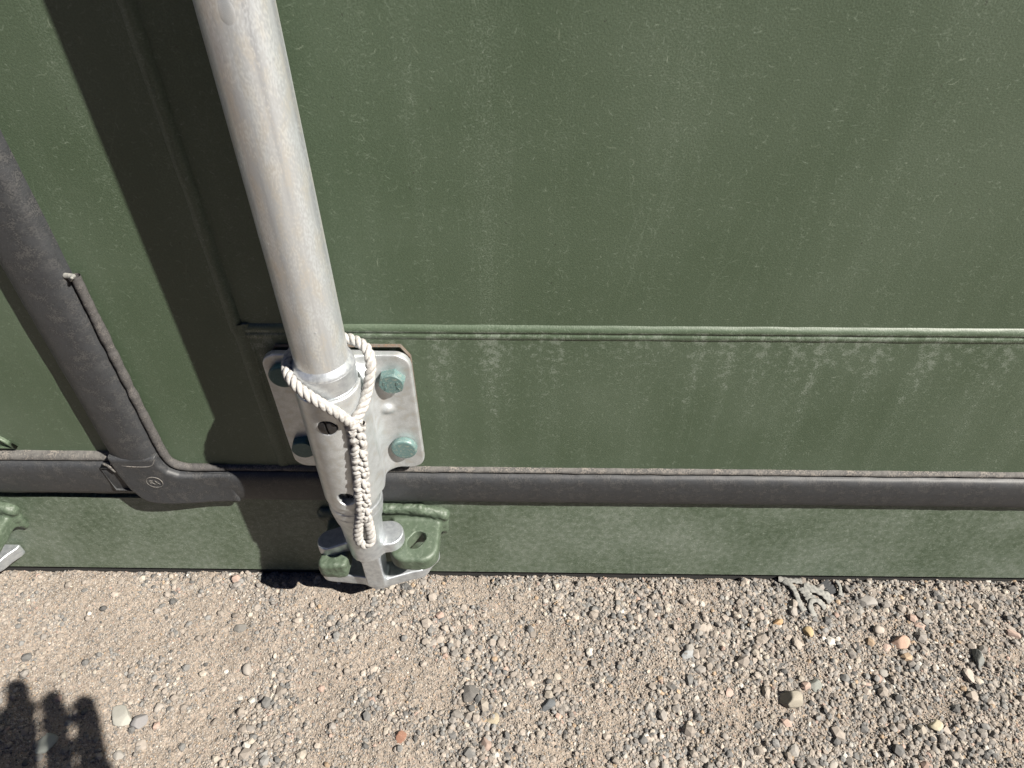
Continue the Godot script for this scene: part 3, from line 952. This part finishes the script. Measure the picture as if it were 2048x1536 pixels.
	two.set_meta("label", "second galvanised locking bar, on the leaf beyond the upright rubber seal")

# ---------------------------------------------------------------- cord
func build_cord() -> void:
	var c := base("cord", Vector3(BX, 0.2596 - 0.27 * 1.036, DROP.z))
	c.scale = Vector3(1, 1.036, 1)
	tag(c, "white twisted cord looped round the locking bar with braided tail", "cord")
	# one laid rope round the pipe, both ends meeting at the knot
	var path := smooth_path([Vector3(0.0125, 0.2345, 0.0572), Vector3(0.0150, 0.2400, 0.0545), Vector3(0.0190, 0.2440, 0.0485), Vector3(0.0215, 0.2500, 0.0420), Vector3(0.0235, 0.2580, 0.0385), Vector3(0.0247, 0.2660, 0.0350), Vector3(0.0215, 0.2712, 0.0290), Vector3(0.0120, 0.2720, 0.0230), Vector3(0.0, 0.2710, 0.0210), Vector3(-0.0125, 0.2716, 0.0262), Vector3(-0.0172, 0.2714, 0.0335), Vector3(-0.0186, 0.2708, 0.0410), Vector3(-0.0166, 0.2694, 0.0492), Vector3(-0.0098, 0.2664, 0.0568), Vector3(0.0000, 0.2602, 0.0605), Vector3(0.0080, 0.2518, 0.0597), Vector3(0.0130, 0.2425, 0.0574), Vector3(0.0160, 0.2350, 0.0545)], 420)
	var loop := Node3D.new()
	loop.name = "loop"
	c.add_child(loop)
	for s in 3: put("strand", laid(path, s, 3, 0.0015, 0.0017, 0.0128, 10), M.rope, loop)
	# hand-braided tail
	var mid := smooth_path([Vector3(0.0165, 0.2400, 0.0555), Vector3(0.0158, 0.2347, 0.0560), Vector3(0.0147, 0.2198, 0.0568), Vector3(0.0131, 0.1998, 0.0580), Vector3(0.0112, 0.1785, 0.0592), Vector3(0.0096, 0.1590, 0.0600)], 420)
	var tail := Node3D.new()
	tail.name = "braid"
	c.add_child(tail)
	for s in 3:
		for ply in 2: put("strand", braided(mid, s, 5.2, ply), M.rope, tail)
	# it parts into two legs that close in a loop over the cam's neck
	var legs := smooth_path([Vector3(0.0085, 0.1640, 0.0596), Vector3(0.0055, 0.1550, 0.0600), Vector3(0.0030, 0.1430, 0.0600), Vector3(0.0028, 0.1360, 0.0594), Vector3(0.0050, 0.1318, 0.0590), Vector3(0.0080, 0.1318, 0.0586), Vector3(0.0102, 0.1360, 0.0580), Vector3(0.0108, 0.1440, 0.0582), Vector3(0.0110, 0.1550, 0.0588), Vector3(0.0100, 0.1640, 0.0596)], 300)
	var bottom := Node3D.new()
	bottom.name = "end_loop"
	c.add_child(bottom)
	for s in 2: put("strand", laid(legs, s, 2, 0.0014, 0.0020, 0.0095, 10), M.rope, bottom)

func laid(path: Array, which: int, of: int, off: float, r: float, pitch: float, sides: int) -> ArrayMesh:
	var out := []
	var up := Vector3(0.2, 0.7, 0.6)
	var run := 0.0
	for i in path.size():
		var t: Vector3 = (path[mini(i + 1, path.size() - 1)] - path[maxi(i - 1, 0)]).normalized()
		up = (up - t * up.dot(t)).normalized()
		if i > 0: run += path[i].distance_to(path[i - 1])
		var a := TAU * (run / pitch + float(which) / of)
		out.append(path[i] + (up * cos(a) + t.cross(up) * sin(a)) * off)
	return tube(out, func(_t): return r, sides)

func braided(path: Array, which: int, turns: float, ply: int) -> ArrayMesh:
	var out := []
	for i in path.size():
		var t: Vector3 = (path[mini(i + 1, path.size() - 1)] - path[maxi(i - 1, 0)]).normalized()
		var front := Vector3(0.25, 0.0, 0.97)
		var side := t.cross(front).normalized()
		var u := float(i) / path.size()
		var a := TAU * (turns * (u + 0.022 * sin(u * 17.0) + 0.012 * sin(u * 41.0)) + which / 3.0)
		out.append(path[i] + side * sin(a) * 0.0028 + front * sin(2.0 * a) * 0.0015)
	return laid(out, ply, 2, 0.0010, 0.00152, 0.0080, 8)

# ---------------------------------------------------------------- scrap of rubber on the ground
func build_scrap() -> void:
	var r := base("rubber_scrap", Vector3(0.222, 0, 0.018))
	tag(r, "torn curled strip of grey weathered rubber on gravel by the sill", "rubber scrap")
	var ribbon := func(pts: Array, w: float, h: float) -> ArrayMesh:
		var path := smooth_path(pts, 60)
		var g := []
		var uv := PackedVector2Array()
		for i in path.size():
			var t: Vector3 = (path[mini(i + 1, 59)] - path[maxi(i - 1, 0)]).normalized()
			var side := t.cross(Vector3.UP).normalized()
			var wob := 1.0 + 0.22 * sin(i * 0.31) * sin(i * 0.17 + 1.0)
			for q in [[-1.0, 0.0], [-1.0, 1.0], [-0.4, 1.15], [0.4, 1.1], [1.0, 0.95], [1.0, 0.0], [-1.0, 0.0]]:
				g.append(path[i] + side * q[0] * w * wob + Vector3.UP * q[1] * h)
				uv.append(Vector2(q[0], i))
		return grid_mesh(g, 7, uv)
	var put_strip := func(pts: Array, w: float, h: float, mat: Material): put("strip", ribbon.call(pts, w, h), mat, r)
	put_strip.call([Vector3(-0.0085, 0.002, -0.016), Vector3(-0.0040, 0.0035, -0.011), Vector3(-0.0020, 0.0030, -0.003), Vector3(-0.0012, 0.0022, 0.004), Vector3(0.0010, 0.0015, 0.010)], 0.0021, 0.0013, M.rubber_pale)
	put_strip.call([Vector3(-0.0008, 0.0010, 0.0070), Vector3(0.0020, 0.0010, 0.0120), Vector3(0.0045, 0.0008, 0.0175)], 0.0046, 0.0009, M.rubber)
	put_strip.call([Vector3(0.0078, 0.0012, 0.0150), Vector3(0.0062, 0.0030, 0.0070), Vector3(0.0085, 0.0042, 0.0025), Vector3(0.0140, 0.0036, 0.0026), Vector3(0.0185, 0.0010, 0.0075)], 0.0020, 0.0013, M.rubber_pale)
	put_strip.call([Vector3(0.0050, 0.0030, -0.0100), Vector3(0.0070, 0.0034, -0.0030), Vector3(0.0090, 0.0036, 0.0020)], 0.0038, 0.0010, M.rubber_pale)
	put_strip.call([Vector3(0.0060, 0.0030, -0.0110), Vector3(0.0130, 0.0032, -0.0085), Vector3(0.0210, 0.0026, -0.0040), Vector3(0.0250, 0.0010, 0.0010)], 0.0032, 0.0012, M.rubber_pale)
	put_strip.call([Vector3(-0.0120, 0.0012, -0.0185), Vector3(-0.0040, 0.0018, -0.0170), Vector3(0.0060, 0.0022, -0.0160)], 0.0022, 0.0014, M.rubber_pale)
	put_strip.call([Vector3(0.0345, 0.0010, -0.0175), Vector3(0.0350, 0.0018, -0.0110), Vector3(0.0330, 0.0010, -0.0040)], 0.0014, 0.0016, M.rubber_pale)
	put_strip.call([Vector3(0.0240, 0.0005, -0.0170), Vector3(0.0275, 0.0005, -0.0115), Vector3(0.0290, 0.0005, -0.0065)], 0.0046, 0.0008, M.rubber)

# ---------------------------------------------------------------- the hand that shades the gravel
func build_person() -> void:
	var lift := SUN * 0.685
	var at := func(x: float, z: float, extra := 0.0) -> Vector3: return Vector3(x, 0, z) + lift + SUN * extra
	var o: Vector3 = at.call(-0.30, 0.18)
	var bones := []
	var finger := func(tip: Vector3, root: Vector3, bend: float, r: float):
		var a: Vector3 = root.lerp(tip, 0.45) + SUN * bend
		var b: Vector3 = root.lerp(tip, 0.75) + SUN * bend * 1.1
		bones.append_array([[root, a, r * 1.12, r * 1.02], [a, b, r * 1.02, r * 0.95], [b, tip, r * 0.95, r * 0.82]])
	finger.call(at.call(-0.3100, 0.1050), at.call(-0.2780, 0.1580), 0.008, 0.0079)
	finger.call(at.call(-0.3350, 0.1020), at.call(-0.2980, 0.1640), 0.011, 0.0074)
	finger.call(at.call(-0.3640, 0.0950), at.call(-0.3200, 0.1680), 0.012, 0.0088)
	finger.call(at.call(-0.3780, 0.1120), at.call(-0.3350, 0.1720), 0.009, 0.0100)
	finger.call(at.call(-0.3900, 0.1900, -0.02), at.call(-0.3350, 0.2250), -0.004, 0.0095)
	bones.append_array([[at.call(-0.276, 0.163), at.call(-0.286, 0.225), 0.0135, 0.017], [at.call(-0.305, 0.170), at.call(-0.300, 0.232), 0.0125, 0.017], [at.call(-0.322, 0.176), at.call(-0.308, 0.235), 0.0125, 0.017], [at.call(-0.340, 0.184), at.call(-0.315, 0.236), 0.012, 0.017], [at.call(-0.300, 0.232), at.call(-0.278, 0.275), 0.020, 0.021], [at.call(-0.278, 0.275), at.call(-0.22, 0.42, -0.04), 0.022, 0.036]])
	var skin := net(func(p: Vector3) -> float:
		var q := p + o
		var d := 1.0
		for k in bones.size():
			var s := capsule(q, bones[k][0], bones[k][1], bones[k][2], bones[k][3])
			d = smin(d, s, 0.003 if k < 15 else 0.012)
		return d, Vector3(-0.105, -0.06, -0.10), Vector3(0.13, 0.06, 0.245), 0.0046)
	# the rest of whoever crouches there: head and neck bare, the body clothed
	var head := Vector3(-0.18, 1.10, 0.74)
	var face := net(func(p: Vector3) -> float:
		var q := (p + o - head)
		var d := (Vector3(q.x / 0.86, q.y / 1.18, q.z / 1.05)).length() - 0.095
		d = smin(d, capsule(q, Vector3(0, -0.06, 0.02), Vector3(0, -0.19, 0.05), 0.055, 0.06), 0.03)
		d = smin(d, capsule(q, Vector3(0, 0.005, -0.098), Vector3(0, -0.028, -0.115), 0.009, 0.014), 0.012)
		d = smin(d, minf((q - Vector3(0.083, -0.01, 0.012)).length(), (q - Vector3(-0.083, -0.01, 0.012)).length()) - 0.022, 0.012)
		d = smin(d, capsule(q, Vector3(-0.022, -0.062, -0.093), Vector3(0.022, -0.062, -0.093), 0.007, 0.007), 0.006)
		return maxf(d, 0.009 - minf((q - Vector3(0.033, 0.01, -0.100)).length(), (q - Vector3(-0.033, 0.01, -0.100)).length())), head - o - Vector3(0.12, 0.24, 0.14), head - o + Vector3(0.12, 0.14, 0.14), 0.008)
	var pr := put("person", skin, plain(0.42, 0.27, 0.20, 0.6), null, o)
	put("head", face, plain(0.42, 0.27, 0.20, 0.6), pr)
	tag(pr, "crouching person with one hand held out, its fingers shading the gravel", "person")
	var hips := Vector3(-0.24, 0.30, 1.00)
	var chest := Vector3(-0.20, 0.80, 0.86)
	var limbs := [[hips + Vector3(0.09, 0, 0), Vector3(0.00, 0.50, 0.70), 0.095, 0.065], [Vector3(0.00, 0.50, 0.70), Vector3(-0.06, 0.09, 0.88), 0.062, 0.045], [hips + Vector3(-0.09, 0, 0), Vector3(-0.42, 0.50, 0.68), 0.095, 0.065], [Vector3(-0.42, 0.50, 0.68), Vector3(-0.36, 0.09, 0.86), 0.062, 0.045], [Vector3(-0.06, 0.05, 0.92), Vector3(-0.05, 0.04, 0.74), 0.045, 0.038], [Vector3(-0.36, 0.05, 0.90), Vector3(-0.38, 0.04, 0.72), 0.045, 0.038],
		[hips, chest + Vector3(0, -0.15, 0.02), 0.15, 0.15], [chest + Vector3(-0.12, 0.04, 0), chest + Vector3(0.12, 0.04, 0), 0.085, 0.085], [chest + Vector3(0, -0.12, 0.02), chest, 0.14, 0.13], [chest + Vector3(0.17, 0.06, 0), Vector3(0.19, 0.51, 0.74), 0.062, 0.048], [Vector3(0.19, 0.51, 0.74), at.call(-0.235, 0.385, -0.03), 0.046, 0.043], [chest + Vector3(-0.17, 0.06, 0), Vector3(-0.44, 0.58, 0.74), 0.062, 0.048], [Vector3(-0.44, 0.58, 0.74), Vector3(-0.24, 0.56, 0.62), 0.045, 0.036]]
	put("clothing", net(func(p: Vector3) -> float:
		var q := p + o
		var d := 1.0
		for k in limbs.size(): d = smin(d, capsule(q, limbs[k][0], limbs[k][1], limbs[k][2], limbs[k][3]), 0.03)
		return d, Vector3(-0.56, -0.005, 0.55) - o, Vector3(0.27, 1.0, 1.20) - o, 0.018), plain(0.06, 0.065, 0.08, 0.9), pr)
	put("hair", net(func(p: Vector3) -> float:
		var q := (p + o - head)
		var d := (Vector3(q.x / 0.92, (q.y - 0.012) / 1.2, (q.z - 0.012) / 1.08)).length() - 0.099
		return maxf(d, -(q.y - 0.045 + maxf(0.0, q.z) * 1.1)), head - o - Vector3(0.12, 0.16, 0.14), head - o + Vector3(0.12, 0.16, 0.15), 0.009), plain(0.05, 0.04, 0.03, 0.7), pr)

func _ready() -> void:
	rng.seed = 20240611
	# camera
	var cam := Camera3D.new()
	cam.name = "camera"
	cam.fov = 56.145
	cam.near = 0.01
	cam.far = 200.0
	cam.transform = Transform3D(Basis(Vector3(0.99988834, -0.00241735, -0.01474633), Vector3(-0.00833265, 0.72896462, -0.68450066), Vector3(0.01240423, 0.68454711, 0.72886308)), Vector3(0, 0.51754, 0.32))
	add_child(cam)
	# sky and exposure
	var env := Environment.new()
	env.background_mode = Environment.BG_SKY
	var sm := ProceduralSkyMaterial.new()
	sm.sky_top_color = Color(0.17, 0.32, 0.62)
	sm.sky_horizon_color = Color(0.60, 0.68, 0.76)
	sm.sky_curve = 0.12
	sm.ground_bottom_color = Color(0.42, 0.38, 0.33)
	sm.ground_horizon_color = Color(0.52, 0.49, 0.45)
	sm.sun_angle_max = 12.0
	sm.energy_multiplier = 0.18
	var sky := Sky.new()
	sky.sky_material = sm
	env.sky = sky
	env.tonemap_mode = Environment.TONE_MAPPER_LINEAR
	env.tonemap_exposure = 2.95
	env.sdfgi_enabled = true
	env.ssao_enabled = true
	env.ssil_enabled = true
	var we := WorldEnvironment.new()
	we.name = "environment"
	we.environment = env
	add_child(we)
	# sun
	var sun := DirectionalLight3D.new()
	sun.name = "sun"
	sun.light_energy = 1.6
	sun.light_color = Color(1.0, 0.975, 0.935)
	sun.light_angular_distance = 0.5
	sun.shadow_enabled = true
	add_child(sun)
	sun.look_at_from_position(SUN, Vector3.ZERO, Vector3.UP)
	# materials
	M.paint = paint_material()
	M.soil = soil_material()
	M.pipe = pipe_material()
	M.zinc = mottled(Vector3(198, 202, 205), Vector3(214, 217, 218), Vector3(182, 184, 188), 40, 0.035, 0.38, 0.8, 0.4, 300, Vector3(230, 232, 234), 512, Vector2(0.5, 0.9))
	M.cast = mottled(Vector3(194, 197, 198), Vector3(206, 208, 208), Vector3(190, 184, 174), 44, 0.05, 0.40, 0.68, 0.25, 300, Vector3(226, 228, 230), 512, Vector2(0.5, 0.9))
	M.bright = mottled(Vector3(205, 208, 210), Vector3(226, 228, 228), Vector3(180, 184, 190), 48, 0.02, 0.34, 0.75, 2.0, 120, Vector3(240, 240, 240))
	M.rubber = mottled(Vector3(44, 46, 49), Vector3(55, 57, 60), Vector3(72, 72, 72), 60, 0.07, 0.58, 0.0, 0.6, 1500, Vector3(140, 134, 128))
	M.rubber_worn = mottled(Vector3(74, 73, 72), Vector3(102, 100, 97), Vector3(128, 122, 115), 64, 0.09, 0.9, 0.0, 1.2, 700, Vector3(140, 136, 130))
	M.rubber_rough = mottled(Vector3(58, 57, 57), Vector3(80, 78, 77), Vector3(104, 100, 96), 66, 0.05, 0.85, 0.0, 1.5, 300, Vector3(130, 126, 120))
	M.rubber_pale = mottled(Vector3(128, 128, 124), Vector3(150, 149, 143), Vector3(108, 108, 106), 68, 0.02, 0.85, 0.0, 2.0)
	M.green_thick = mottled(Vector3(70, 84, 68), Vector3(80, 94, 77), Vector3(104, 116, 100), 72, 0.03, 0.55, 0.0, 2.5, 260, Vector3(150, 160, 140))
	M.teal = mottled(Vector3(86, 114, 115), Vector3(102, 130, 128), Vector3(146, 156, 146), 76, 0.016, 0.42, 0.1, 1.0, 60, Vector3(170, 150, 120))
	M.teal_dark = mottled(Vector3(44, 84, 88), Vector3(52, 96, 98), Vector3(70, 112, 112), 80, 0.016, 0.30, 0.1, 1.0, 90, Vector3(170, 170, 150))
	M.blackened = mottled(Vector3(30, 30, 32), Vector3(42, 42, 44), Vector3(64, 60, 58), 84, 0.012, 0.4, 0.2, 0.6)
	M.pad = mottled(Vector3(84, 78, 72), Vector3(112, 104, 95), Vector3(122, 100, 80), 88, 0.02, 0.85, 0.0, 2.0)
	M.rope = mottled(Vector3(172, 170, 167), Vector3(188, 187, 184), Vector3(146, 139, 132), 92, 0.012, 0.8, 0.0, 2.5, 500, Vector3(240, 238, 232))
	for k in [M.cast, M.zinc, M.pipe, M.bright]: k.albedo_color = Color(0.90, 0.91, 0.92)
	M.grain = StandardMaterial3D.new()
	M.grain.vertex_color_use_as_albedo = true
	M.grain.albedo_color = TINT
	M.grain.roughness = 0.93
	M.grain.metallic_specular = 0.3
	print("materials ", Time.get_ticks_msec())
	build_ground()
	print("ground ", Time.get_ticks_msec())
	build_container()
	print("container ", Time.get_ticks_msec())
	build_bar()
	print("bar ", Time.get_ticks_msec())
	build_cord()
	build_scrap()
	build_person()
	print("done ", Time.get_ticks_msec())
